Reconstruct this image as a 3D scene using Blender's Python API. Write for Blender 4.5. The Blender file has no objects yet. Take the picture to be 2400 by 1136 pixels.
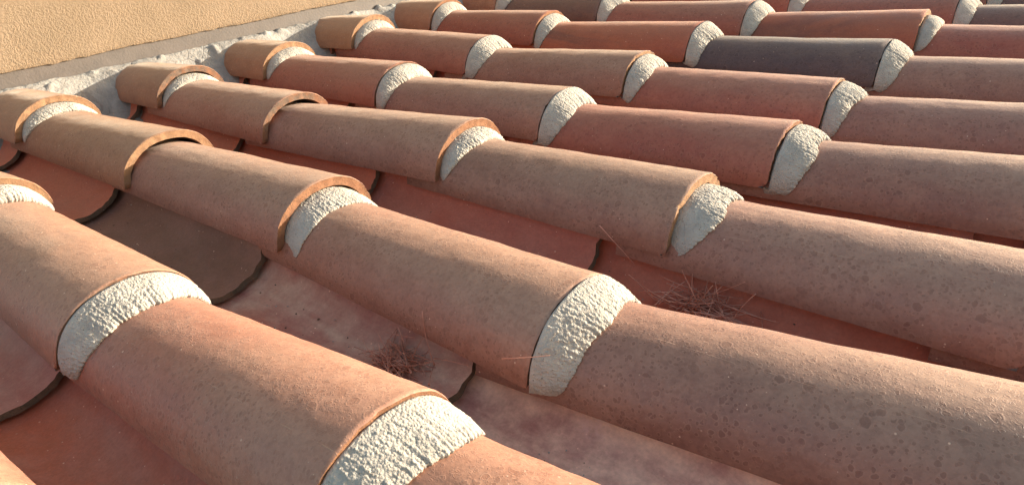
import bpy, math, random
import numpy as np
from mathutils import Matrix, Vector, noise

SC = bpy.context.scene
COL = SC.collection
# ------------------------------------------------------------------ frame of the roof slope
# roof frame: +X runs down the slope along the tile rows, +Y across the rows, +Z off the slope
SLOPE = math.radians(10)
MR = Matrix.Translation((0, 0, 4.0)) @ Matrix.Rotation(SLOPE, 4, 'Y')

# ------------------------------------------------------------------ camera
cam_d = bpy.data.cameras.new('camera')
cam = bpy.data.objects.new('camera', cam_d)
COL.objects.link(cam)
cam_d.sensor_fit = 'HORIZONTAL'
cam_d.sensor_width = 36.0
cam_d.lens = 36.0 * 1644.51 / 2400.0
cam_d.clip_start = 0.01
cam_d.clip_end = 2000
RC = Matrix(((0.7932, 0.60571, -0.06285), (-0.25513, 0.42426, 0.86885), (0.55294, -0.67314, 0.49106))).transposed()
cam.matrix_world = MR @ (Matrix.Translation((0.4141, -0.2295, 0.421)) @ RC.to_4x4())
SC.camera = cam

# ------------------------------------------------------------------ sky, sun, exposure
SUN_ROOF = Vector((0.50, 0.74, 0.205)).normalized()          # towards the sun, in the roof frame
sd = (MR.to_3x3() @ SUN_ROOF).normalized()
w = bpy.data.worlds.new('World')
SC.world = w
w.use_nodes = True
nt = w.node_tree
bg = nt.nodes['Background']
sky = nt.nodes.new('ShaderNodeTexSky')
sky.sky_type = 'NISHITA'
sky.sun_disc = False
sky.sun_elevation = math.asin(sd.z)
sky.sun_rotation = math.atan2(sd.x, sd.y)
sky.dust_density = 2.0
nt.links.new(sky.outputs[0], bg.inputs[0])
bg.inputs[1].default_value = 0.15
sun_d = bpy.data.lights.new('sun', 'SUN')
sun_d.energy = 3.9
sun_d.angle = math.radians(0.5)
sun_d.color = (1.0, 0.95, 0.81)
sun = bpy.data.objects.new('sun', sun_d)
COL.objects.link(sun)
sun.rotation_euler = sd.to_track_quat('Z', 'Y').to_euler()
SC.view_settings.view_transform = 'Standard'
SC.view_settings.look = 'None'
SC.view_settings.gamma = 1
SC.view_settings.exposure = 1.66

rnd = random.Random(7)

# ------------------------------------------------------------------ materials
def N(t, typ, **kw):
    n = t.nodes.new(typ)
    for k, v in kw.items():
        if k == 'inp':
            for a, b in v.items():
                n.inputs[a].default_value = b
        else:
            setattr(n, k, v)
    return n

def math_n(t, op, a, b=None, clamp=False):
    n = t.nodes.new('ShaderNodeMath'); n.operation = op; n.use_clamp = clamp
    for i, v in enumerate((a, b)):
        if v is None: continue
        if isinstance(v, (int, float)): n.inputs[i].default_value = v
        else: t.links.new(v, n.inputs[i])
    return n.outputs[0]

def ramp(t, v, a, b, lo=0.0, hi=1.0):
    n = t.nodes.new('ShaderNodeMapRange'); n.interpolation_type = 'SMOOTHSTEP'
    t.links.new(v, n.inputs[0])
    n.inputs[1].default_value = a; n.inputs[2].default_value = b
    n.inputs[3].default_value = lo; n.inputs[4].default_value = hi
    return n.outputs[0]

def mixc(t, f, a, b, mode='MIX'):
    n = t.nodes.new('ShaderNodeMix'); n.data_type = 'RGBA'; n.blend_type = mode
    for i, v in ((0, f), (6, a), (7, b)):
        if isinstance(v, (int, float)): n.inputs[i].default_value = v
        elif isinstance(v, tuple): n.inputs[i].default_value = v if len(v) == 4 else (*v, 1)
        else: t.links.new(v, n.inputs[i])
    return n.outputs[2]

def noise_n(t, vec, scale, detail=4, rough=0.5, dist=0.0):
    n = N(t, 'ShaderNodeTexNoise', inp={'Scale': scale, 'Detail': detail, 'Roughness': rough, 'Distortion': dist})
    t.links.new(vec, n.inputs['Vector'])
    return n.outputs[0]

def voro(t, vec, scale, feature='F1', rnd_=1.0):
    n = N(t, 'ShaderNodeTexVoronoi', feature=feature, inp={'Scale': scale, 'Randomness': rnd_})
    t.links.new(vec, n.inputs['Vector'])
    return n

# fired-clay surface as one node group, its inputs set per tile
G = bpy.data.node_groups.new('fired_clay', 'ShaderNodeTree')
for nm, ty in (('Base', 'NodeSocketColor'), ('Second', 'NodeSocketColor'), ('Dust', 'NodeSocketColor'),
               ('Soot', 'NodeSocketColor'), ('SecondAmt', 'NodeSocketFloat'), ('DustAmt', 'NodeSocketFloat'),
               ('SootAmt', 'NodeSocketFloat'), ('SpotAmt', 'NodeSocketFloat'), ('Gain', 'NodeSocketFloat'), ('Seed', 'NodeSocketFloat'),
               ('Seam', 'NodeSocketFloat'), ('Stain', 'NodeSocketFloat')):
    G.interface.new_socket(nm, in_out='INPUT', socket_type=ty)
G.interface.new_socket('BSDF', in_out='OUTPUT', socket_type='NodeSocketShader')
t = G
gi = t.nodes.new('NodeGroupInput'); go = t.nodes.new('NodeGroupOutput')
tc = t.nodes.new('ShaderNodeTexCoord')
off = N(t, 'ShaderNodeCombineXYZ')
for i in range(3):
    t.links.new(math_n(t, 'MULTIPLY', gi.outputs['Seed'], (3.1, 5.7, 2.3)[i]), off.inputs[i])
va = N(t, 'ShaderNodeVectorMath', operation='ADD')
t.links.new(tc.outputs['Object'], va.inputs[0]); t.links.new(off.outputs[0], va.inputs[1])
P = va.outputs[0]
sep = t.nodes.new('ShaderNodeSeparateXYZ'); t.links.new(tc.outputs['Object'], sep.inputs[0])
# stretched along the tile (hand-smoothed slip)
vs = N(t, 'ShaderNodeVectorMath', operation='MULTIPLY'); vs.inputs[1].default_value = (0.35, 1, 1)
t.links.new(P, vs.inputs[0])
PS = vs.outputs[0]
big = noise_n(t, PS, 9, 4, 0.55, 0.6)
mid = noise_n(t, P, 38, 5, 0.6)
fine = noise_n(t, P, 260, 4, 0.65)
c = mixc(t, math_n(t, 'MULTIPLY', ramp(t, big, 0.42, 0.64), gi.outputs['SecondAmt']), gi.outputs['Base'], gi.outputs['Second'])
big2 = noise_n(t, PS, 5, 5, 0.6, 1.2)
c = mixc(t, math_n(t, 'MULTIPLY', ramp(t, big2, 0.47, 0.68), gi.outputs['SootAmt']), c, gi.outputs['Soot'])
# thin dust film, thicker in drifts
dn = math_n(t, 'ADD', math_n(t, 'MULTIPLY', noise_n(t, PS, 14, 6, 0.62, 0.4), 0.75), math_n(t, 'MULTIPLY', mid, 0.3))
c = mixc(t, math_n(t, 'MULTIPLY', ramp(t, dn, 0.34, 0.72), gi.outputs['DustAmt']), c, gi.outputs['Dust'])
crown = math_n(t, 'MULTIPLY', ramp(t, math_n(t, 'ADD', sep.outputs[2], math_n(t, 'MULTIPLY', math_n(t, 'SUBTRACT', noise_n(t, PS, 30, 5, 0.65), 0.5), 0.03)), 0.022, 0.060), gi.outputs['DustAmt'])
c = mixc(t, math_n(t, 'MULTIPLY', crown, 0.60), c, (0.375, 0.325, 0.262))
c = mixc(t, 1.0, c, mixc(t, ramp(t, mid, 0.3, 0.7), (0.94, 0.93, 0.93), (1.06, 1.06, 1.06)), 'MULTIPLY')
c = mixc(t, 1.0, c, mixc(t, ramp(t, fine, 0.25, 0.75), (0.90, 0.89, 0.88), (1.08, 1.08, 1.08)), 'MULTIPLY')
# water-drop spots: darker discs with a paler rim, in drifts
dw = N(t, 'ShaderNodeVectorMath', operation='SCALE'); dw.inputs['Scale'].default_value = 0.006
nz = N(t, 'ShaderNodeTexNoise', inp={'Scale': 130, 'Detail': 4}); t.links.new(P, nz.inputs['Vector'])
t.links.new(nz.outputs['Color'], dw.inputs[0])
vb = N(t, 'ShaderNodeVectorMath', operation='ADD'); t.links.new(P, vb.inputs[0]); t.links.new(dw.outputs[0], vb.inputs[1])
PD = vb.outputs[0]
cluster = ramp(t, noise_n(t, P, 16, 3, 0.5), 0.30, 0.55)
spot_total = None; rim_total = None
for sc_, rad, pres in ((60, 0.27, 0.5), (120, 0.33, 0.55), (210, 0.38, 0.8)):
    v = voro(t, PD, sc_)
    csep = t.nodes.new('ShaderNodeSeparateColor'); t.links.new(v.outputs['Color'], csep.inputs[0])
    on = math_n(t, 'LESS_THAN', csep.outputs[0], pres)
    rr = math_n(t, 'MULTIPLY', math_n(t, 'ADD', math_n(t, 'MULTIPLY', csep.outputs[1], 0.6), 0.5), rad)
    q = math_n(t, 'DIVIDE', v.outputs['Distance'], rr)
    disc = math_n(t, 'MULTIPLY', ramp(t, q, 0.82, 1.0, 1, 0), on)
    ring = math_n(t, 'MULTIPLY', math_n(t, 'MULTIPLY', ramp(t, q, 0.9, 1.02), ramp(t, q, 1.05, 1.35, 1, 0)), on)
    spot_total = disc if spot_total is None else math_n(t, 'MAXIMUM', spot_total, disc)
    rim_total = ring if rim_total is None else math_n(t, 'MAXIMUM', rim_total, ring)
sa = math_n(t, 'MULTIPLY', cluster, gi.outputs['SpotAmt'])
c = mixc(t, math_n(t, 'MULTIPLY', math_n(t, 'MULTIPLY', rim_total, sa), 0.5), c, gi.outputs['Dust'])
spc = mixc(t, 1.0, c, (0.62, 0.53, 0.50), 'MULTIPLY')
c = mixc(t, math_n(t, 'MULTIPLY', math_n(t, 'MULTIPLY', spot_total, sa), 0.6), c, spc)
mot = math_n(t, 'MULTIPLY', ramp(t, noise_n(t, P, 150, 4, 0.6, 0.3), 0.50, 0.62), gi.outputs['SpotAmt'])
c = mixc(t, math_n(t, 'MULTIPLY', mot, 0.32), c, spc)
# white grit specks
v = voro(t, P, 190)
csep = t.nodes.new('ShaderNodeSeparateColor'); t.links.new(v.outputs['Color'], csep.inputs[0])
sp = math_n(t, 'MULTIPLY', math_n(t, 'LESS_THAN', csep.outputs[0], 0.11),
            ramp(t, math_n(t, 'DIVIDE', v.outputs['Distance'], math_n(t, 'ADD', 0.08, math_n(t, 'MULTIPLY', csep.outputs[1], 0.16))), 0.7, 1.0, 1, 0))
low = ramp(t, noise_n(t, P, 12, 3), 0.4, 0.62)
c = mixc(t, math_n(t, 'MULTIPLY', math_n(t, 'MULTIPLY', sp, low), 0.85), c, (0.66, 0.54, 0.45))
# chalky scuffs
sc1 = ramp(t, noise_n(t, P, 150, 5, 0.7), 0.60, 0.74)
sc2 = ramp(t, noise_n(t, P, 13, 2), 0.60, 0.72)
c = mixc(t, math_n(t, 'MULTIPLY', math_n(t, 'MULTIPLY', sc1, sc2), 0.4), c, (0.60, 0.47, 0.38))
# mould seam: a fine raised line along the tile
ln = math_n(t, 'ABSOLUTE', math_n(t, 'ADD', math_n(t, 'ADD', sep.outputs[1], 0.036), math_n(t, 'MULTIPLY', math_n(t, 'SUBTRACT', noise_n(t, P, 12, 2), 0.5), 0.006)))
seam = math_n(t, 'MULTIPLY', math_n(t, 'MULTIPLY', ramp(t, ln, 0.0001, 0.0006, 1, 0), ramp(t, noise_n(t, P, 40, 5, 0.7), 0.46, 0.60)), gi.outputs['Seam'])
c = mixc(t, math_n(t, 'MULTIPLY', seam, 0.35), c, (0.62, 0.46, 0.33))
# lime stain on one channel tile
dv = N(t, 'ShaderNodeVectorMath', operation='DISTANCE'); dv.inputs[1].default_value = (-0.256, 0.053, 0.008)
t.links.new(tc.outputs['Object'], dv.inputs[0])
st = math_n(t, 'MULTIPLY', math_n(t, 'MULTIPLY', ramp(t, dv.outputs['Value'], 0.008, 0.022, 1, 0), ramp(t, noise_n(t, P, 170, 4, 0.6), 0.40, 0.60)), gi.outputs['Stain'])
c = mixc(t, math_n(t, 'MULTIPLY', st, 0.6), c, (0.52, 0.42, 0.42))
warm = N(t, 'ShaderNodeVectorMath', operation='SCALE'); warm.inputs[0].default_value = (1.11, 0.89, 0.745)
t.links.new(gi.outputs['Gain'], warm.inputs['Scale'])
c = mixc(t, 1.0, c, warm.outputs[0], 'MULTIPLY')
b = N(t, 'ShaderNodeBsdfPrincipled')
b.inputs['Diffuse Roughness'].default_value = 0.0
b.inputs['Sheen Weight'].default_value = 0.20
b.inputs['Sheen Roughness'].default_value = 0.28
b.inputs['Sheen Tint'].default_value = (1.0, 0.93, 0.82, 1)
t.links.new(c, b.inputs['Base Color'])
t.links.new(ramp(t, mid, 0.3, 0.7, 0.52, 0.66), b.inputs['Roughness'])
b.inputs['Specular IOR Level'].default_value = 0.45
h = math_n(t, 'ADD', math_n(t, 'MULTIPLY', fine, 0.35), math_n(t, 'MULTIPLY', mid, 0.5))
h = math_n(t, 'ADD', h, math_n(t, 'MULTIPLY', noise_n(t, P, 700, 3, 0.6), 0.12))
h = math_n(t, 'ADD', h, math_n(t, 'MULTIPLY', math_n(t, 'MULTIPLY', noise_n(t, PD, 110, 5, 0.7), cluster), 0.35))
h = math_n(t, 'ADD', h, math_n(t, 'MULTIPLY', rim_total, 0.14))
h = math_n(t, 'ADD', h, math_n(t, 'MULTIPLY', seam, 0.5))
h = math_n(t, 'ADD', h, math_n(t, 'MULTIPLY', sp, 0.5))
bp = N(t, 'ShaderNodeBump', inp={'Strength': 0.55, 'Distance': 0.0016})
t.links.new(h, bp.inputs['Height']); t.links.new(bp.outputs[0], b.inputs['Normal'])
t.links.new(b.outputs[0], go.inputs[0])

def clay(base, second, sec=0.6, dust=(0.34, 0.235, 0.19), dusta=0.5, soot=(0.07, 0.05, 0.055), soota=0.0, spot=0.9, gain=1.0, seed=0.0, seam=0.0, stain=0.0):
    m = bpy.data.materials.new('fired_clay'); m.use_nodes = True
    t = m.node_tree; t.nodes.clear()
    g = t.nodes.new('ShaderNodeGroup'); g.node_tree = G
    o = t.nodes.new('ShaderNodeOutputMaterial'); t.links.new(g.outputs[0], o.inputs[0])
    for k, v in (('Base', base), ('Second', second), ('Dust', dust), ('Soot', soot)):
        g.inputs[k].default_value = (*v, 1)
    for k, v in (('SecondAmt', sec), ('DustAmt', dusta), ('SootAmt', soota), ('SpotAmt', spot), ('Gain', gain), ('Seed', seed), ('Seam', seam), ('Stain', stain)):
        g.inputs[k].default_value = v
    return m

def simple(name, build):
    m = bpy.data.materials.new(name); m.use_nodes = True
    t = m.node_tree
    build(t, t.nodes['Principled BSDF'], t.nodes.new('ShaderNodeTexCoord').outputs['Object'])
    return m

def raw_clay(name, ca, cb, cc):
    def f(t, b, P):
        n1 = noise_n(t, P, 45, 4, 0.6); n2 = noise_n(t, P, 420, 4, 0.7)
        c = mixc(t, ramp(t, n1, 0.35, 0.65), ca, cb)
        c = mixc(t, math_n(t, 'MULTIPLY', ramp(t, n2, 0.52, 0.66), 0.6), c, cc)
        t.links.new(c, b.inputs['Base Color']); b.inputs['Roughness'].default_value = 0.85
        b.inputs['Specular IOR Level'].default_value = 0.25
        bp = N(t, 'ShaderNodeBump', inp={'Strength': 0.7, 'Distance': 0.0015})
        t.links.new(n2, bp.inputs['Height']); t.links.new(bp.outputs[0], b.inputs['Normal'])
    return simple(name, f)

M_RAW = raw_clay('raw_clay_edge', (0.27, 0.13, 0.07), (0.21, 0.095, 0.052), (0.09, 0.05, 0.03))
M_RAWPALE = raw_clay('pale_clay_edge', (0.30, 0.17, 0.095), (0.25, 0.135, 0.075), (0.15, 0.082, 0.048))
M_RAWDARK = raw_clay('weathered_clay_edge', (0.14, 0.095, 0.07), (0.24, 0.11, 0.06), (0.06, 0.045, 0.04))
M_EDGE = raw_clay('grimy_clay_edge', (0.11, 0.075, 0.05), (0.17, 0.095, 0.06), (0.05, 0.04, 0.03))
M_INNER = raw_clay('tile_underside', (0.30, 0.16, 0.10), (0.24, 0.12, 0.075), (0.16, 0.08, 0.05))

def f_mortar(t, b, P):
    n1 = noise_n(t, P, 30, 4, 0.6); n2 = noise_n(t, P, 760, 4, 0.65); n3 = noise_n(t, P, 1300, 2, 0.5)
    c = mixc(t, ramp(t, n1, 0.35, 0.65), (0.365, 0.325, 0.280), (0.46, 0.41, 0.35))
    c = mixc(t, ramp(t, n2, 0.56, 0.72, 0, 0.6), c, (0.36, 0.30, 0.24))
    v = voro(t, P, 420)
    cs = t.nodes.new('ShaderNodeSeparateColor'); t.links.new(v.outputs['Color'], cs.inputs[0])
    g1 = math_n(t, 'MULTIPLY', math_n(t, 'LESS_THAN', cs.outputs[0], 0.14), ramp(t, v.outputs['Distance'], 0.2, 0.34, 1, 0))
    c = mixc(t, math_n(t, 'MULTIPLY', g1, 0.7), c, (0.17, 0.12, 0.09))
    t.links.new(c, b.inputs['Base Color'])
    b.inputs['Roughness'].default_value = 0.95; b.inputs['Specular IOR Level'].default_value = 0.15
    h = math_n(t, 'ADD', math_n(t, 'ADD', math_n(t, 'MULTIPLY', n2, 0.7), math_n(t, 'MULTIPLY', n3, 0.4)), math_n(t, 'MULTIPLY', v.outputs['Distance'], -1.3))
    vc = voro(t, P, 40, 'DISTANCE_TO_EDGE')
    ck = math_n(t, 'MULTIPLY', ramp(t, vc.outputs['Distance'], 0.01, 0.04, 1, 0), ramp(t, noise_n(t, P, 22, 2), 0.58, 0.64))
    h = math_n(t, 'SUBTRACT', h, math_n(t, 'MULTIPLY', ck, 0.9))
    bp = N(t, 'ShaderNodeBump', inp={'Strength': 0.55, 'Distance': 0.0020})
    t.links.new(h, bp.inputs['Height']); t.links.new(bp.outputs[0], b.inputs['Normal'])
M_MORTAR = simple('gritty_lime_mortar', f_mortar)

def f_fillet(t, b, P):
    n1 = noise_n(t, P, 14, 6, 0.65, 0.5); n2 = noise_n(t, P, 160, 5, 0.6)
    c = mixc(t, ramp(t, n1, 0.4, 0.6), (0.27, 0.245, 0.22), (0.35, 0.32, 0.285))
    c = mixc(t, ramp(t, n2, 0.58, 0.7, 0, 0.5), c, (0.34, 0.28, 0.24))
    v = voro(t, P, 16, 'DISTANCE_TO_EDGE')
    ed = math_n(t, 'MULTIPLY', ramp(t, v.outputs['Distance'], 0.004, 0.018, 1, 0), ramp(t, noise_n(t, P, 9, 2), 0.5, 0.56))
    c = mixc(t, math_n(t, 'MULTIPLY', ed, 0.35), c, (0.16, 0.12, 0.10))
    t.links.new(c, b.inputs['Base Color'])
    b.inputs['Roughness'].default_value = 0.95; b.inputs['Specular IOR Level'].default_value = 0.15
    h = math_n(t, 'SUBTRACT', math_n(t, 'ADD', n2, math_n(t, 'MULTIPLY', n1, 1.0)), math_n(t, 'MULTIPLY', ed, 0.4))
    bp = N(t, 'ShaderNodeBump', inp={'Strength': 0.6, 'Distance': 0.005})
    t.links.new(h, bp.inputs['Height']); t.links.new(bp.outputs[0], b.inputs['Normal'])
M_FILLET = simple('white_render_mortar', f_fillet)

def f_stucco(t, b, P):
    n1 = noise_n(t, P, 6, 5, 0.6); n2 = noise_n(t, P, 210, 3, 0.5, 0.8); n3 = noise_n(t, P, 420, 3, 0.6)
    c = mixc(t, ramp(t, n1, 0.35, 0.65), (0.255, 0.182, 0.118), (0.30, 0.213, 0.140))
    c = mixc(t, ramp(t, n2, 0.5, 0.35, 0, 0.35), c, (0.18, 0.115, 0.07))
    t.links.new(c, b.inputs['Base Color'])
    b.inputs['Roughness'].default_value = 0.9; b.inputs['Specular IOR Level'].default_value = 0.2
    h = math_n(t, 'ADD', ramp(t, n2, 0.40, 0.60), math_n(t, 'MULTIPLY', n3, 0.5))
    bp = N(t, 'ShaderNodeBump', inp={'Strength': 0.55, 'Distance': 0.0013})
    t.links.new(h, bp.inputs['Height']); t.links.new(bp.outputs[0], b.inputs['Normal'])
M_STUCCO = simple('sand_stucco', f_stucco)

def f_flash(t, b, P):
    n1 = noise_n(t, P, 25, 4, 0.6); n2 = noise_n(t, P, 200, 3, 0.5)
    c = mixc(t, ramp(t, n1, 0.3, 0.7), (0.115, 0.093, 0.080), (0.14, 0.113, 0.097))
    t.links.new(c, b.inputs['Base Color']); b.inputs['Roughness'].default_value = 0.6
    bp = N(t, 'ShaderNodeBump', inp={'Strength': 0.3, 'Distance': 0.002})
    t.links.new(n2, bp.inputs['Height']); t.links.new(bp.outputs[0], b.inputs['Normal'])
M_FLASH = simple('grey_flashing', f_flash)

def f_deck(t, b, P):
    n1 = noise_n(t, P, 20, 5, 0.6)
    t.links.new(mixc(t, n1, (0.10, 0.07, 0.055), (0.18, 0.13, 0.10)), b.inputs['Base Color']); b.inputs['Roughness'].default_value = 0.95
M_DECK = simple('roof_underlay', f_deck)

def f_ground(t, b, P):
    n1 = noise_n(t, P, 0.6, 6, 0.6)
    t.links.new(mixc(t, n1, (0.22, 0.17, 0.12), (0.14, 0.13, 0.08)), b.inputs['Base Color']); b.inputs['Roughness'].default_value = 1.0
M_GROUND = simple('dry_ground', f_ground)

def f_needle(t, b, P):
    n1 = noise_n(t, P, 60, 3, 0.6)
    t.links.new(mixc(t, ramp(t, n1, 0.35, 0.65), (0.42, 0.155, 0.095), (0.60, 0.29, 0.20)), b.inputs['Base Color']); b.inputs['Roughness'].default_value = 0.55
M_NEEDLE = simple('dry_pine_needle', f_needle)

# ------------------------------------------------------------------ mesh helpers
class MB:
    def __init__(s): s.v = []; s.f = []; s.mi = []; s.n = 0
    def grid(s, P, mi=0, wrap_v=False, flip=False, cap=False):
        """P: (nu, nv, 3) array of points"""
        nu, nv = P.shape[:2]; o = s.n
        s.v.append(P.reshape(-1, 3)); s.n += nu * nv
        for i in range(nu - 1):
            for j in range(nv if wrap_v else nv - 1):
                k = (j + 1) % nv
                q = (o + i*nv + j, o + (i+1)*nv + j, o + (i+1)*nv + k, o + i*nv + k)
                s.f.append(q[::-1] if flip else q); s.mi.append(mi)
        if cap and wrap_v:
            a = tuple(o + j for j in range(nv)); b_ = tuple(o + (nu-1)*nv + j for j in range(nv))
            s.f.append(a if not flip else a[::-1]); s.mi.append(mi)
            s.f.append(b_[::-1] if not flip else b_); s.mi.append(mi)
    def build(s, name, mats, parent=None, mw=None, smooth=True):
        me = bpy.data.meshes.new(name)
        me.from_pydata(np.concatenate(s.v).tolist(), [], s.f)
        me.polygons.foreach_set('material_index', s.mi)
        me.polygons.foreach_set('use_smooth', [smooth] * len(s.f))
        for m in mats: me.materials.append(m)
        me.update()
        ob = bpy.data.objects.new(name, me); COL.objects.link(ob)
        if parent is not None: ob.parent = parent
        if mw is not None: ob.matrix_world = mw
        return ob

def tag(o, label=None, cat=None, group=None, kind=None):
    for k, v in (('label', label), ('category', cat), ('group', group), ('kind', kind)):
        if v: o[k] = v
    return o

def at(x, y, z): return MR @ Matrix.Translation((x, y, z))

def nz1(x, y, z): return noise.noise(Vector((x, y, z)))

# ------------------------------------------------------------------ measured layout of the cover tiles
PITCH = 0.2438
RW, HW, RN, HN, DZ, OV, TH = 0.0799, 0.0664, 0.0708, 0.0539, 0.0225, 0.07, 0.0125
ROWS = 'ABCDEFGHI'
JT = {  # joint = lower, wide end of a cover tile: x, dy, z
 'Z0': (-0.86, 0, 0), 'Z1': (-0.49, 0, 0), 'Z2': (-0.11, 0, 0), 'Z3': (0.27, 0, 0),
 'A0': (-1.0856, 0, 0), 'A1': (-0.7056, 0.0026, 0.0063), 'A2': (-0.3007, -0.0074, -0.0085), 'A3': (0.0898, -0.0044, 0.0077), 'A4': (0.4584, 0.0102, 0.0057),
 'B0': (-1.4424, 0, 0), 'B1': (-1.0624, -0.0018, 0.0022), 'B2': (-0.6725, 0.0056, -0.0012), 'B3': (-0.2930, 0.0096, 0.0004), 'B4': (0.1076, -0.0149, -0.0063), 'B5': (0.4938, 0.0150, 0.0023),
 'C0': (-1.395, 0, 0), 'C1': (-1.015, 0.0017, 0.0007), 'C2': (-0.6455, -0.0077, -0.0024), 'C3': (-0.2545, 0.0126, 0.0067), 'C4': (0.1129, 0.0034, 0.0007), 'C5': (0.4573, -0.0125, -0.0015),
 'D0': (-1.3789, 0, 0), 'D1': (-0.9989, -0.0013, -0.0042), 'D2': (-0.6288, -0.006, -0.0073), 'D3': (-0.2378, -0.0038, -0.0069), 'D4': (0.1439, -0.0056, -0.0031), 'D5': (0.5056, -0.0011, 0.0039),
 'E0': (-1.3621, 0, 0), 'E1': (-0.9821, 0.0042, 0.008), 'E2': (-0.6058, -0.0046, -0.0071), 'E3': (-0.2211, -0.0014, -0.0026), 'E4': (0.1372, -0.0025, -0.0103), 'E5': (0.5202, -0.0008, -0.002),
 'F0': (-1.3271, 0, 0), 'F1': (-0.9471, 0.0043, 0.0028), 'F2': (-0.6016, -0.0034, -0.0013), 'F3': (-0.2110, 0.0008, 0.0026), 'F4': (0.1572, -0.0004, -0.0007), 'F5': (0.5382, -0.0003, -0.0008),
 'G0': (-1.2973, 0, 0), 'G1': (-0.9173, 0.0039, 0.0032), 'G2': (-0.5744, -0.0005, 0.0038), 'G3': (-0.1898, 0.0021, 0.0024), 'G4': (0.1721, 0.0014, 0.006), 'G5': (0.5501, 0.0006, 0.0018),
 'H1': (-0.90, 0, 0), 'H2': (-0.5445, 0, 0), 'H3': (-0.1645, 0.0008, -0.002), 'H4': (0.2006, 0.0007, -0.0011), 'H5': (0.5779, 0.0006, 0.002),
 'B6': (0.87, 0.002, 0.001), 'C6': (0.84, 0.003, 0.0), 'D6': (0.885, -0.002, 0.002), 'E6': (0.90, 0.0, 0.0), 'F6': (0.915, 0.0, 0.0),
 'I2': (-0.52, 0, 0), 'I3': (-0.14, 0, 0), 'I4': (0.235, 0, 0), 'I5': (0.60, 0, 0),
}
DZJ = {'B2': 0.014, 'C2': 0.015}
def row_y(r): return -PITCH if r == 'Z' else ROWS.index(r) * PITCH
def jpos(key):
    x, dy, z = JT[key]
    return np.array([x, row_y(key[0]) + dy, z])

# colour presets (real base colours)
BROWN = dict(base=(0.240, 0.142, 0.118), second=(0.255, 0.125, 0.105), sec=0.5, dust=(0.33, 0.225, 0.185), dusta=0.6)
TAN = dict(base=(0.235, 0.138, 0.090), second=(0.225, 0.110, 0.075), sec=0.5, dust=(0.36, 0.26, 0.195), dusta=0.5)
ROSE = dict(base=(0.330, 0.155, 0.118), second=(0.35, 0.185, 0.135), sec=0.6, dust=(0.35, 0.235, 0.185), dusta=0.5)
RED = dict(base=(0.300, 0.085, 0.058), second=(0.27, 0.105, 0.08), sec=0.6, dust=(0.34, 0.19, 0.145), dusta=0.35)
ORANGE = dict(base=(0.36, 0.115, 0.06), second=(0.30, 0.085, 0.055), sec=0.5, dust=(0.36, 0.19, 0.13), dusta=0.25)
SLATE = dict(base=(0.070, 0.058, 0.074), second=(0.10, 0.068, 0.072), sec=0.4, dust=(0.16, 0.13, 0.125), dusta=0.35)
def mod(d, **k): r = dict(d); r.update(k); return r
RAWS = {'raw': M_RAW, 'pale': M_RAWPALE, 'dark': M_RAWDARK, 'grime': M_EDGE}

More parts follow.
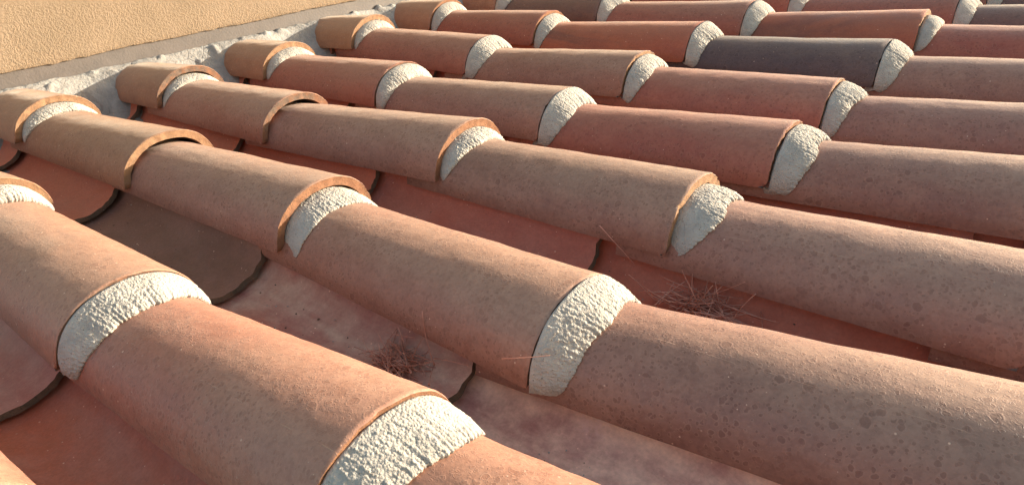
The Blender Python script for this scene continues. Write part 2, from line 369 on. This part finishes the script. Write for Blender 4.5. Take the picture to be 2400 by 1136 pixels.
# key: (colour, mortar spec or None, edge, label)
# mortar: (q, dx, ext, bulge)   q 0..1 start between inner and outer rim, dx start along the row, ext reach onto the next tile
REC = (-0.10, -0.004, 0.024, 0.004)
THIN = (0.45, 0.0015, 0.031, 0.003)
PROUD = (1.0, 0.0025, 0.040, 0.0025)
TILES = {
 'Z2': (ROSE, None, 'pale', 'sunlit tile corner at the very bottom left of the photo'),
 'A1': (TAN, (0.1, 0.0, 0.03, 0.006), 'pale', 'tan tile with pale mortar cut off by the left edge, frontmost full row'),
 'A2': (mod(ROSE, base=(0.29, 0.16, 0.12), soota=0.15, seam=0.3), (0.80, 0.002, 0.044, 0.003), 'dark', 'rose tan front row tile with chipped orange corner and wide sunlit mortar crescent'),
 'A3': (mod(ROSE, seam=1.0), (0.66, 0.001, 0.050, 0.003), 'raw', 'big spotted rose tile at bottom centre with the brightest mortar plug'),
 'A4': (mod(ROSE, base=(0.30, 0.14, 0.10)), None, 'raw', 'sunlit spotted tile running out at the bottom edge, below the brightest mortar'),
 'B1': (mod(TAN, spot=0.2), REC, 'pale', 'short orange tan tile at the wall, leftmost, with clean thick rim'),
 'B2': (mod(TAN, base=(0.225, 0.125, 0.080), dusta=0.4), None, 'pale', 'tan tile with smooth orange rim and empty dark mouth without mortar'),
 'B3': (mod(BROWN, soota=0.25), (-0.25, -0.009, 0.038, 0.003), 'raw', 'speckled brown tile with rough striated orange rim over recessed mortar'),
 'B4': (mod(BROWN, base=(0.27, 0.145, 0.112)), PROUD, 'grime', 'large brown tile at centre ending in a long grey mortar crescent'),
 'B5': (mod(BROWN, soota=0.3, spot=1.0, seam=0.6), None, 'raw', 'largest grey brown tile filling the bottom right, covered with drop spots'),
 'C1': (mod(TAN, base=(0.20, 0.11, 0.078), spot=0.2), (-0.40, -0.012, 0.024, 0.004), 'dark', 'short brown tile at the wall with a dark lichen-stained thick rim'),
 'C2': (mod(BROWN, base=(0.26, 0.125, 0.095)), None, 'dark', 'brown tile with chipped mossy rim and no mortar, third row'),
 'C3': (mod(BROWN, dusta=0.6), (-0.1, -0.004, 0.028, 0.005), 'raw', 'grey brown tile with worn orange rim around speckled mortar, third row'),
 'C4': (mod(BROWN, base=(0.215, 0.13, 0.105), soota=0.3), (-0.12, -0.002, 0.044, 0.005), 'pale', 'grey brown tile with a gouge by its rim and tall mortar face, third row'),
 'C5': (mod(BROWN, base=(0.285, 0.165, 0.14), soota=0.1, seam=0.8), None, 'raw', 'long grey brown tile leaving the right edge just above the pine needles'),
 'D1': (mod(TAN, base=(0.25, 0.135, 0.08), spot=0.1), (0.0, -0.005, 0.026, 0.005), 'pale', 'short clean orange tile at the wall, third of the wall tiles from left'),
 'D2': (mod(RED, base=(0.27, 0.105, 0.08)), (0.70, 0.002, 0.032, 0.006), 'dark', 'red brown second tile from the wall in the fourth row'),
 'D3': (BROWN, PROUD, 'grime', 'brown third tile from the wall in the fourth row, mortar flush with rim'),
 'D4': (mod(RED, base=(0.30, 0.10, 0.075), dusta=0.45), (0.6, 0.002, 0.044, 0.005), 'raw', 'dusty red tile with a chipped orange rim and bulky mortar, fourth row'),
 'D5': (mod(BROWN, soota=0.2, base=(0.24, 0.13, 0.105)), None, 'raw', 'brown tile leaving the right edge in the fourth row'),
 'E1': (mod(TAN, base=(0.26, 0.15, 0.09), spot=0.1), (-0.1, -0.005, 0.024, 0.005), 'pale', 'short golden tan tile at the wall, fourth of the wall tiles from left'),
 'E2': (mod(RED, base=(0.25, 0.10, 0.078), dusta=0.5), PROUD, 'grime', 'dark reddish second tile from the wall in the fifth row'),
 'E3': (mod(BROWN, base=(0.255, 0.14, 0.105)), (0.55, 0.002, 0.036, 0.004), 'pale', 'brown third tile from the wall in the fifth row with thin rim'),
 'E4': (mod(RED, base=(0.31, 0.115, 0.085), dusta=0.45), (0.6, 0.002, 0.042, 0.005), 'pale', 'rosy red tile with orange rim over a lopsided mortar lump, fifth row'),
 'E5': (mod(BROWN, base=(0.28, 0.155, 0.13)), None, 'raw', 'grey brown tile leaving the right edge in the fifth row'),
 'F1': (mod(TAN, base=(0.28, 0.14, 0.09), spot=0.2), THIN, 'raw', 'brownish tan wall tile at top, just right of the flashing end'),
 'F2': (mod(RED, base=(0.26, 0.085, 0.06), dusta=0.25), THIN, 'raw', 'smooth red second tile in the sixth row with two small chips'),
 'F3': (mod(ORANGE, soota=0.75, spot=0.4), PROUD, 'grime', 'orange red tile scorched with dark soot smudges, sixth row'),
 'F4': (mod(SLATE, soota=0.4), PROUD, 'grime', 'dark slate coloured tile, the darkest on the roof'),
 'F5': (mod(BROWN, base=(0.27, 0.145, 0.115)), None, 'raw', 'pinkish brown tile leaving the right edge behind the darkest tile'),
 'G1': (mod(TAN, base=(0.27, 0.125, 0.08)), PROUD, 'grime', 'reddish tile at the top edge, farthest wall tile in view'),
 'G2': (mod(SLATE, base=(0.16, 0.105, 0.09)), PROUD, 'grime', 'dark grey brown tile at the top edge between two pale mortar plugs'),
 'G3': (mod(RED, base=(0.28, 0.11, 0.085), dusta=0.45), PROUD, 'grime', 'dusty rose tile at the top edge behind the sooty orange one'),
 'G4': (mod(ORANGE, soota=0.55, spot=0.2), (0.15, 0.001, 0.034, 0.007), 'pale', 'bright orange red tile with a dark band and orange rim, seventh row'),
 'G5': (mod(RED, base=(0.31, 0.105, 0.08), dusta=0.4), None, 'raw', 'red tile leaving the right edge in the seventh row'),
 'H3': (mod(RED, base=(0.30, 0.09, 0.06)), PROUD, 'grime', 'small visible stretch of red tile at the top edge, eighth row'),
 'H4': (mod(RED, base=(0.27, 0.115, 0.09), soot=(0.13, 0.09, 0.095), soota=0.9), PROUD, 'grime', 'red tile with blue grey firing patches at the top edge, eighth row'),
 'H5': (mod(SLATE, base=(0.19, 0.125, 0.105)), None, 'raw', 'grey brown tile leaving the right edge in the eighth row'),
 'B6': (BROWN, None, 'grime', 'brown tile continuing the second row past the right edge of the photo'),
 'C6': (BROWN, None, 'grime', 'brown tile continuing the third row past the right edge of the photo'),
 'D6': (RED, None, 'grime', 'red tile continuing the fourth row past the right edge of the photo'),
 'E6': (BROWN, None, 'grime', 'brown tile continuing the fifth row past the right edge of the photo'),
 'F6': (BROWN, None, 'grime', 'brown tile continuing the sixth row past the right edge of the photo'),
 'I4': (mod(RED, base=(0.26, 0.13, 0.1)), PROUD, 'grime', 'rearmost tile whose mortar peeks out at the top right'),
 'I5': (mod(SLATE, base=(0.17, 0.11, 0.10)), None, 'raw', 'dark tile in the top right corner, rearmost row'),
}

def tile_shell(key, parent, mats, near):
    """tapered barrel shell: outer skin, underside, broken end faces, long edges; local origin at the wide end's base centre"""
    p0 = jpos(key); kp = key[0] + str(int(key[1:]) - 1)
    if kp in JT: p1 = jpos(kp)
    else: p1 = p0 - np.array([0.37, 0, 0])
    d = p1 + np.array([-OV, 0, -DZJ.get(kp, DZ)]) - p0
    rs = random.Random(hash(key) if False else sum(ord(ch) * 31 for ch in key))
    s0 = rs.uniform(0, 50)
    nx, nph = (56, 64) if near else (26, 36)
    us = np.linspace(0, 1, nx); us = us ** 1.15
    ph = np.linspace(0, math.pi, nph)
    rough_edge = 0.0026 if near else 0.0015
    chip = rs.uniform(0.3, 1.0)
    def edge_off(a, w_):     # how far the broken rim is pulled back, at arc angle a, through the wall w_ 0 outer..1 inner
        e = abs(nz1(a * 3.1 + s0, 1.3, s0)) * rough_edge * chip + abs(nz1(a * 14 + s0, 7.3, w_)) * rough_edge * 0.6
        e += max(0.0, nz1(a * 5.5 + s0, 3.3, s0 * 1.7) - 0.34) * 0.010 * chip
        foot = max(0, 1 - a / 0.16)
        e += foot * foot * 0.009 * chip * (0.5 + abs(nz1(a * 40, s0, 3)))
        foot2 = max(0, 1 - (math.pi - a) / 0.16)
        e += foot2 * foot2 * 0.005 * chip
        return -e
    def pt(u, a, w_, xo=0.0):
        R = RW + (RN - RW) * u - TH * w_; Hh = HW + (HN - HW) * u - TH * w_
        wob = 0.0008 * nz1(u * 5 + s0, a * 1.3, 2.0) + 0.0005 * nz1(u * 22 + s0, a * 6, 5.0)
        R += wob; Hh += wob + 0.0014 * nz1(u * 2.6 + s0, 0.3, 7.7)
        # the clay sags a little: slightly flattened flanks
        c_, s_ = math.cos(a), math.sin(a)
        sq = 1 + 0.018 * math.sin(2 * a) ** 2
        foot_z = 0.0008 * nz1(u * 9 + s0, 4.0, a)
        return (d[0] * u + xo, d[1] * u - R * c_ * sq, d[2] * u + Hh * s_ * sq + foot_z)
    mb = MB()
    outer = np.array([[pt(u, a, 0, edge_off(a, 0) if i == 0 else 0) for a in ph] for i, u in enumerate(us)])
    # rounded arris at the wide end
    ring1 = np.array([pt(0, a, 0.10, edge_off(a, 0) + 0.0010) for a in ph])
    ring0 = outer[0].copy(); ring0[:, 0] -= 0.0012
    outer[0] = ring0
    mb.grid(np.concatenate([ring1[None], outer]), 0, flip=True)
    inner = np.array([[pt(u, a, 1, edge_off(a, 1) if i == 0 else 0) for a in ph] for i, u in enumerate(us[::2] if near else us)])
    mb.grid(inner, 2)
    nw = 7 if near else 4
    face = []
    for k in range(nw):
        w_ = 0.10 + 0.90 * k / (nw - 1)
        rowp = []
        for a in ph:
            e = edge_off(a, w_) + 0.0010 * (1 - w_) - (0.0008 * abs(nz1(a * 22 + s0, w_ * 5, 9.1)) if 0 < k < nw - 1 else 0)
            rowp.append(pt(0, a, w_, e))
        face.append(rowp)
    face[-1] = inner[0].tolist()
    mb.grid(np.array(face), 1, flip=True)
    back = np.array([[pt(1, a, w_) for a in ph] for w_ in (0, 1)])
    mb.grid(back, 1)
    for a in (0.0, math.pi):
        e = np.array([[pt(u, a, w_, (edge_off(a, w_) if i == 0 else 0)) for w_ in (0, 0.33, 0.66, 1)] for i, u in enumerate(us)])
        mb.grid(e, 1 if False else 0, flip=(a != 0.0))
    return mb.build('clay_shell', mats, parent)

def mortar_plug(key, parent, spec, near):
    """gritty crescent that fills the mouth of the tile and is smoothed down onto the next one"""
    q, dx, ext, bulge = spec
    rs = random.Random(sum(ord(ch) * 17 for ch in key)); s0 = rs.uniform(0, 90)
    nph, ncs = (280, 40) if near == 2 else ((180, 28) if near == 1 else (90, 16))
    kn = key[0] + str(int(key[1:]) + 1)
    p0 = jpos(key)
    dn = (jpos(kn) - p0) if kn in JT else np.array([0.38, 0, 0])
    ax = dn / dn[0]                                  # direction of the next tile per metre of X (its narrow end sits at -OV,-DZ)
    tot = dn[0] + OV
    def nxt(x, a, sink):                             # point on the next tile's skin at local X = x
        u = (x + OV) / tot                           # 0 at its narrow end, 1 at its wide end
        R = RN + (RW - RN) * u - sink; Hh = HN + (HW - HN) * u - sink
        yc = dn[1] * u; zc = -DZ + (dn[2] + DZ) * u
        sq = 1 + 0.018 * math.sin(2 * a) ** 2
        return np.array([x, yc - R * math.cos(a) * sq, zc + Hh * math.sin(a) * sq])
    a0, a1 = -0.02, math.pi + 0.02
    out = []
    for i in range(nph):
        f = i / (nph - 1); a = a0 + (a1 - a0) * f
        taper = min(1.0, f / 0.045, (1 - f) / 0.045); taper = math.sqrt(max(taper, 0.0))
        e = ext * (0.95 + 0.24 * nz1(f * 3.5, s0, 0) + 0.05 * nz1(f * 17, s0, 3) + 0.05 * nz1(f * 70, s0, 6)) * (0.78 + 0.22 * taper)
        e *= FOOTW.get(key, 0.42) + (1.05 - FOOTW.get(key, 0.42)) * max(0.0, math.sin(a)) ** 0.55
        w_ = 1 - q
        R = RW - TH * w_; Hh = HW - TH * w_
        if q > 0.8: R += 0.0004 * nz1(f * 30, s0, 8); Hh += 0.0003
        sq = 1 + 0.018 * math.sin(2 * a) ** 2
        top = np.array([dx + 0.0015 * nz1(f * 8, s0, 5), -R * math.cos(a) * sq, Hh * math.sin(a) * sq])
        foot_drop = (1 - min(1, f / 0.06)) * 0.004 + (1 - min(1, (1 - f) / 0.06)) * 0.003
        top[2] -= foot_drop * 0.6
        lo_ = 0.42 if q < 0.3 else 0.22
        ab = lo_ + max(0.0, min(math.pi, a)) * (math.pi - 0.2 - lo_) / math.pi
        bot = nxt(max(e, dx + 0.006), ab, -0.0022)
        bot[2] -= foot_drop
        nrm = np.array([0.75, -math.cos(a) * 0.6, math.sin(a) * 0.75]); nrm /= np.linalg.norm(nrm)
        bl = bulge * taper * (1 + 0.4 * nz1(f * 5, s0, 12))
        ring = []
        nf = ncs - 7
        inn = top.copy(); inn[0] = -0.03; k_ = (RW - TH * 1.2) / R if q > -0.2 else 1.0
        back_t = np.array([-0.028, -(RW - TH - 0.0008) * math.cos(a) * sq, (HW - TH - 0.0008) * math.sin(a) * sq])
        back_b = nxt(-0.028, max(0.0, min(math.pi, a)), 0.002)
        if q > 0.0:      # keep to the inside of the wall until the rim is passed
            lip = np.array([min(dx, 0.0008) , -(RW - TH - 0.0008) * math.cos(a) * sq, (HW - TH - 0.0008) * math.sin(a) * sq])
        else:
            lip = back_t * 0.5 + top * 0.5
        ring.append(back_t); ring.append(lip * 0.5 + back_t * 0.5)
        ring.append(lip)
        for k in range(nf):
            tt = k / (nf - 1)
            p = top * (1 - tt) + bot * tt
            arch = math.sin(math.pi * min(1, tt * 1.0)) ** 0.7 if 0 < tt < 1 else 0
            p = p + nrm * bl * arch
            # worked, gritty surface
            g = 0.0012 * nz1(p[0] * 24, p[1] * 24, s0) + 0.0004 * nz1(p[0] * 60 + s0, p[1] * 60, p[2] * 60)
            g += 0.0005 * nz1(p[0] * 210 + s0, p[1] * 190, p[2] * 190)
            if near:
                g += 0.0010 * nz1(p[0] * 460 + s0, p[1] * 460, p[2] * 460)
            fade = min(1, (1 - tt) * 6 + 0.25) * min(1, tt * 7 + 0.25)
            p = p + nrm * g * 1.25 * fade
            ring.append(p)
        ring.append(nxt(bot[0] - 0.0005, ab, -0.0006) - np.array([0, 0, foot_drop]))
        ring.append(nxt(bot[0] - 0.004, ab, 0.0045))
        ring.append(nxt(-0.01, max(0.0, min(math.pi, a)), 0.004))
        ring.append(back_b)
        out.append(ring)
    mb = MB(); mb.grid(np.array(out), 0, wrap_v=True, cap=True)
    ob = mb.build('mortar_plug', [M_MORTAR], parent)
    return ob

FOOTW = {'B4': 0.66, 'A2': 0.5, 'B3': 0.95, 'A3': 0.55, 'D4': 0.66, 'C4': 0.36, 'F3': 0.6, 'C3': 0.3, 'B1': 0.3, 'C1': 0.3, 'D1': 0.3, 'E1': 0.3}
NEAR = {'A1': 2, 'A2': 2, 'A3': 2, 'B3': 2, 'B4': 2, 'C4': 2, 'C3': 2, 'B1': 1, 'C1': 1, 'D1': 1, 'D2': 1, 'D3': 1, 'D4': 2, 'E1': 1, 'E2': 1, 'E3': 1, 'E4': 1, 'F3': 1, 'F4': 1, 'F2': 1, 'F1': 1}
for n_, (key, (colr, spec, edge, label)) in enumerate(TILES.items()):
    root = bpy.data.objects.new('cover_tile', None); COL.objects.link(root)
    root.empty_display_size = 0.03; root['kind'] = 'thing'
    p = jpos(key)
    root.matrix_world = at(*p)
    tag(root, label, 'roof tile', 'barrel cover tiles laid in rows')
    near = key[0] in 'ZABCDE'
    tile_shell(key, root, [clay(seed=n_ * 1.37 + 0.5, **colr), RAWS[edge], M_INNER], near)
    if spec: mortar_plug(key, root, spec, NEAR.get(key, 0))

# ------------------------------------------------------------------ channel (pan) tiles between the rows
def pan_tile(xl, yc, length, mats, label, key, z_end=-0.043, rs_seed=1):
    """concave tile: narrow lower end at xl resting in the wide upper end of the next one"""
    s0 = rs_seed * 3.7
    rs = random.Random(rs_seed)
    nx, na = 40, 40
    Wl, Wu, Dp = 0.066, 0.080, 0.050
    a = np.linspace(-1, 1, na)
    skew = rs.uniform(-0.1, 0.1)
    def pt(u, s, w_, xo=0):
        Wd = Wl + (Wu - Wl) * u + 0.007 * w_
        dep = Dp + 0.007 * w_
        th = s * math.pi / 2
        z = -dep * math.cos(th) + Dp - 0.0145 * u
        wob = 0.0008 * nz1(u * 5 + s0, s * 2, 1.0)
        return (-length * u + xo, Wd * math.sin(th), z + wob)
    def eo(s, w_): return -(abs(nz1(s * 4 + s0, 2, 0)) * 0.010 + abs(nz1(s * 17 + s0, w_ * 0.7, 1.5)) * 0.0035) + skew * s * 0.05 + w_ * 0.001
    mb = MB(); us = np.linspace(0, 1, nx)
    mb.grid(np.array([[pt(u, s, 0, eo(s, 0) if i == 0 else 0) for s in a] for i, u in enumerate(us)]), 0, flip=True)
    mb.grid(np.array([[pt(u, s, 1, eo(s, 1) if i == 0 else 0) for s in a] for i, u in enumerate(us)]), 2)
    mb.grid(np.array([[pt(0, s, w_, eo(s, w_)) for s in a] for w_ in (0, 0.25, 0.5, 0.75, 1)]), 1)
    mb.grid(np.array([[pt(1, s, w_) for s in a] for w_ in (0, 1)]), 1, flip=True)
    for s in (-1, 1):
        mb.grid(np.array([[pt(u, s, w_, eo(s, w_) if i == 0 else 0) for w_ in (0, 1)] for i, u in enumerate(us)]), 1, flip=(s < 0))
    ob = mb.build('channel_tile', mats, None, at(xl, yc, z_end))
    return tag(ob, label, 'channel tile', 'concave channel tiles between the rows')

PRED = dict(base=(0.34, 0.100, 0.055), second=(0.30, 0.105, 0.072), sec=0.6, dust=(0.33, 0.20, 0.17), dusta=0.4, spot=0.15)
PBEIGE = dict(base=(0.27, 0.105, 0.095), second=(0.30, 0.10, 0.07), sec=0.6, dust=(0.38, 0.32, 0.27), dusta=0.9, spot=0.1)
PBROWN = dict(base=(0.125, 0.073, 0.055), second=(0.15, 0.078, 0.060), sec=0.5, dust=(0.23, 0.155, 0.135), dusta=0.5, spot=0.1)
PMAUVE = dict(base=(0.27, 0.115, 0.115), second=(0.27, 0.11, 0.085), sec=0.6, dust=(0.62, 0.54, 0.47), dusta=0.95, spot=0.1, stain=1.0)
EJ = M_EDGE
PANS = [
 (-1, -0.72, PRED, 'channel tile in front of the frontmost row, farthest left sliver'),
 (-1, -0.335, mod(PBEIGE, dusta=0.5), 'dusty red channel tile ending at a dark gap on the left edge, bottom left'),
 (-1, 0.05, mod(PRED, dusta=0.6), 'smooth orange red channel tile with lilac dust at the bottom left'),
 (0, -1.11, PRED, 'shaded channel tile beside the wall under the leftmost tiles'),
 (0, -0.735, PRED, 'short visible red channel tile with chipped dark edge at left'),
 (0, -0.335, PBROWN, 'greyish brown channel tile with a rounded end below the rough rimmed tile'),
 (0, 0.030, PBEIGE, 'mauve and beige channel tile carrying the pine needle nest'),
 (0, 0.42, PMAUVE, 'beige and mauve channel tile with white lime stain, bottom centre'),
 (1, -1.13, PRED, 'shaded channel tile at the wall between second and third rows'),
 (1, -0.75, PRED, 'narrow sliver of red channel tile left of the mossy rimmed tile'),
 (1, -0.385, mod(PRED, dusta=0.2), 'dark red channel tile above the rough rimmed tile, ending at a black gap'),
 (1, 0.022, mod(PRED, base=(0.31, 0.10, 0.07)), 'red channel tile with hairline crack, centre of the photo'),
 (1, 0.405, PRED, 'red channel tile carrying the thin scatter of needles'),
 (1, 0.79, PRED, 'dark red channel tile at the right edge past the needle scatter'),
]
for g in range(2, 8):
    for k, x in enumerate((-1.1, -0.73, -0.36, 0.01, 0.39, 0.77)):
        if g == 7 and k < 3: continue
        PANS.append((g, x + 0.012 * g - 0.02, mod(PRED, base=(0.27 + 0.01 * (k % 3), 0.10, 0.07)),
                     'shaded red channel tile, %s in the gap behind the %s row' % (('first from the wall', 'second from the wall', 'third from the wall', 'fourth from the wall', 'fifth from the wall', 'sixth from the wall')[k], ('third', 'fourth', 'fifth', 'sixth', 'seventh', 'eighth')[g - 2])))
for i, (g, x, colr, label) in enumerate(PANS):
    pan_tile(x, (g + 0.5) * PITCH + rnd.uniform(-0.002, 0.002), 0.44, [clay(seed=40 + i * 1.7, gain=1.42, **colr), EJ, M_INNER], label, i, z_end=-0.043, rs_seed=i + 3)

# ------------------------------------------------------------------ wall, flashing, mortar fillet at its foot
WA, WB = -1.325, 0.168                 # foot of the wall in the roof frame: x = WA + WB * y
Y0, Y1 = -0.6, 2.9
UP = np.array([-math.sin(SLOPE), 0, math.cos(SLOPE)])
nw_ = np.array([1, -WB, 0]); nw_ /= np.linalg.norm(nw_)
wall = bpy.data.objects.new('stucco_wall', None); COL.objects.link(wall); wall.matrix_world = at(WA, 0, 0.05)
tag(wall, 'sand coloured textured stucco wall rising at the top left above the tiles', 'wall', kind='thing')
def wpt(y, h, outp):
    return np.array([WB * y, y, 0.0]) + UP * h + nw_ * outp
mb = MB()
ys = np.linspace(Y0, Y1, 500)
def low(y): return 0.034 + 0.0035 * nz1(y * 7, 1, 1) + 0.0025 * nz1(y * 45, 2, 2) + 0.0015 * nz1(y * 160, 3, 3)
hs = [0, 0.003, 0.012, 0.06, 0.2, 0.6, 1.6]
mb.grid(np.array([[wpt(y, low(y) + h, 0.007 - (0.0015 if h == 0 else 0)) for h in hs] for y in ys]), 0, flip=True)
mb.grid(np.array([[wpt(y, low(y), 0.0055), wpt(y, low(y) + 0.001, -0.02)] for y in ys]), 0)
mb.grid(np.array([[wpt(y, 1.6 + 0.034, 0.007), wpt(y, 1.6 + 0.034, -0.25), wpt(y, -0.3, -0.25)] for y in (Y0, Y1)]), 0, flip=True)
for y in (Y0, Y1):
    mb.grid(np.array([[wpt(y, h, o) for h in (-0.3, 1.62)] for o in (0.0, -0.25)]), 0, flip=(y == Y0))
mb.build('stucco_face', [M_STUCCO], wall)
mb = MB()
ys2 = np.linspace(Y0, Y1, 120)
mb.grid(np.array([[wpt(y, h, 0.002 + 0.0012 * nz1(y * 9, h * 30, 0)) for h in (-0.1, -0.02, 0.0, 0.02, 0.05)] for y in ys2]), 0, flip=True)
mb.grid(np.array([[wpt(y, h, -0.004) for h in (-0.1, 0.05)] for y in ys2]), 0)
mb.build('flashing_strip', [M_FLASH], wall)
# fillet: height field between the wall and the first tiles
mb = MB()
yy = np.linspace(Y0, Y1, 760); xx = np.linspace(-0.012, 0.20, 100)
def fil(dx_, y):
    e = 0.002 + 0.004 * nz1(y * 11, 4, 4)
    s = min(1, max(0, (dx_ - 0.004) / 0.17)); s = s ** 1.2 * (2.2 - 1.2 * s)
    z = 0.001 - s * 0.105
    # bedding swells up around each tile
    for r in 'ABCDEFGHI':
        d_ = abs(y - row_y(r)) / 0.10
        if d_ < 1.4: z += 0.020 * math.exp(-(d_ * 1.1) ** 4) * (1 - s) * min(1, dx_ / 0.03 if dx_ > 0 else 0)
    z += 0.004 * nz1(dx_ * 20, y * 20, 1) + 0.0018 * nz1(dx_ * 80, y * 80, 2) + 0.0015 * nz1(dx_ * 220, y * 220, 3)
    r_ = nz1(dx_ * 40 + 5, y * 40, 9)
    if r_ > 0.3: z += (r_ - 0.3) * 0.02
    return z
mb.grid(np.array([[(WB * y + dx_, y, fil(dx_, y)) for dx_ in xx] for y in yy]), 0, flip=True)
mb.build('mortar_fillet', [M_FILLET], wall)

# ------------------------------------------------------------------ roof underlay and ground
mb = MB()
mb.grid(np.array([[(x, y, -0.085) for y in (-1.2, 2.9)] for x in (-1.5, 1.6)]), 0)
mb.grid(np.array([[(x, y, -0.16) for y in (-1.2, 2.9)] for x in (-1.5, 1.6)]), 0, flip=True)
for (a_, b_) in (((-1.5, -1.2), (1.6, -1.2)), ((1.6, -1.2), (1.6, 2.9)), ((1.6, 2.9), (-1.5, 2.9)), ((-1.5, 2.9), (-1.5, -1.2))):
    mb.grid(np.array([[(a_[0], a_[1], z), (b_[0], b_[1], z)] for z in (-0.16, -0.085)]), 0)
tag(mb.build('roof_underlay', [M_DECK], None, MR, smooth=False), kind='structure')
mb = MB()
mb.grid(np.array([[(x, y, 0) for y in (-400, 400)] for x in (-400, 400)]), 0)
tag(mb.build('ground', [M_GROUND], None, Matrix.Identity(4), smooth=False), kind='structure')

# ------------------------------------------------------------------ pine needles
def needle(mb, p, d, L, bend, r=0.00068, ns=9):
    d = np.array(d, float); d /= np.linalg.norm(d)
    side = np.cross(d, [0, 0, 1.0]); side /= (np.linalg.norm(side) + 1e-9)
    up = np.cross(side, d)
    bd = side * bend[0] + up * bend[1]
    pts = []
    for i in range(ns):
        u = i / (ns - 1)
        c_ = np.array(p) + d * L * u + bd * L * (u * u)
        rr = r * (1.0 if i else 1.5) * (1 - 0.45 * u)
        pts.append([c_ + rr * (side * math.cos(q) + up * math.sin(q)) for q in (0, 1.257, 2.513, 3.77, 5.027)])
    mb.grid(np.array(pts), 0, wrap_v=True, cap=True)

def nest(name, cx, cy, cz, spread, n, n_up, label, seed, Lr):
    rs = random.Random(seed); mb = MB()
    for i in range(n):
        a = rs.gauss(0.15, 0.75) + (math.pi if rs.random() < 0.5 else 0)
        L = rs.uniform(*Lr)
        px = rs.gauss(0, spread[0]); py = rs.gauss(0, spread[1])
        z = 0.002 + 0.016 * rs.random() ** 1.3 + py * py * 12
        el = rs.gauss(0.05, 0.12)
        d = (math.cos(a) * math.cos(el), math.sin(a) * math.cos(el) * 0.6, math.sin(el))
        needle(mb, (px - d[0] * L / 2, py - d[1] * L / 2, max(z - d[2] * L / 2, 0.001)), d, L, (rs.uniform(-.25, .25), rs.uniform(-.05, .12)))
    for i in range(n_up):
        a = rs.uniform(0, 2 * math.pi); el = rs.uniform(0.5, 1.25)
        L = rs.uniform(Lr[0] * 0.7, Lr[1] * 0.85)
        d = (math.cos(a) * math.cos(el), math.sin(a) * math.cos(el), math.sin(el))
        needle(mb, (rs.gauss(0, spread[0] * 0.8), rs.gauss(0, spread[1]), 0.003), d, L, (rs.uniform(-.3, .3), rs.uniform(-.2, .1)))
    ob = mb.build(name, [M_NEEDLE], None, at(cx, cy, cz))
    return tag(ob, label, 'pine needles', kind='stuff')
nest('pine_needle_nest', -0.050, 0.134, -0.046, (0.014, 0.010), 110, 24, 'dense nest of dry reddish pine needles on the mauve channel tile', 11, (0.026, 0.052))
nest('pine_needle_scatter', 0.165, 0.392, -0.046, (0.027, 0.009), 75, 22, 'loose scatter of dry pine needles on the red channel tile right of centre', 12, (0.03, 0.06))

def stray(a, b_, bend, label):
    p = a; d = np.array(b_) - np.array(a); L = float(np.linalg.norm(d))
    mb = MB(); needle(mb, (0, 0, 0), d, L, bend, 0.0006, 12)
    tag(mb.build('pine_needle', [M_NEEDLE], None, at(*p)), label, 'pine needle')

stray((0.092, 0.137, 0.030), (0.136, 0.150, 0.042), (0.02, 0.06), 'single pine needle lying across the long grey mortar crescent at centre')
stray((0.030, 0.404, 0.022), (0.080, 0.398, -0.012), (0.05, 0.05), 'single pale needle leaning on the side of the grey brown tile with the gouge')
stray((-0.013, 0.152, -0.035), (-0.039, 0.158, 0.016), (0.12, 0.10), 'tallest needle standing up out of the dense needle nest')
stray((-0.016, 0.156, -0.030), (0.030, 0.158, -0.016), (0.04, -0.06), 'needle reaching right from the dense nest along the tile edge')
stray((0.150, 0.400, -0.040), (0.212, 0.408, -0.004), (0.02, 0.10), 'pair of long needles rising to the right from the loose scatter')
stray((0.366, 0.405, -0.036), (0.386, 0.392, -0.040), (0.1, 0.05), 'short needle alone on the dark red channel tile far right')

# ------------------------------------------------------------------ grit and mortar crumbs lying in the channels
def grit(label, mat, n, size, seed):
    rs = random.Random(seed); mb = MB()
    for i in range(n):
        g_ = rs.choice((0, 0, 0, 1, 1, 1, 2)); x = rs.uniform(-0.75, 0.75)
        dy = rs.gauss(0, 0.024); y = (g_ + 0.5) * PITCH + dy
        z = -0.0475 + 0.050 * (1 - math.cos(math.asin(max(-1, min(1, dy / 0.072)))))
        r_ = rs.uniform(*size) * rs.uniform(0.5, 1)
        pts = []
        for k in range(4):
            th = math.pi * k / 3
            pts.append([(x + r_ * rs.uniform(0.7, 1.2) * math.sin(th) * math.cos(q), y + r_ * rs.uniform(0.7, 1.2) * math.sin(th) * math.sin(q), z + r_ * 0.7 * math.cos(th)) for q in (0, 1.05, 2.1, 3.14, 4.2, 5.2)])
        mb.grid(np.array(pts), 0, wrap_v=True)
    tag(mb.build('grit', [mat], None, MR, smooth=False), label, 'grit', kind='stuff')
grit('pale mortar crumbs and grit scattered in the channels', M_MORTAR, 170, (0.0006, 0.0018), 5)
grit('dark specks of dirt lying in the channel tiles', M_EDGE, 170, (0.0006, 0.0020), 6)
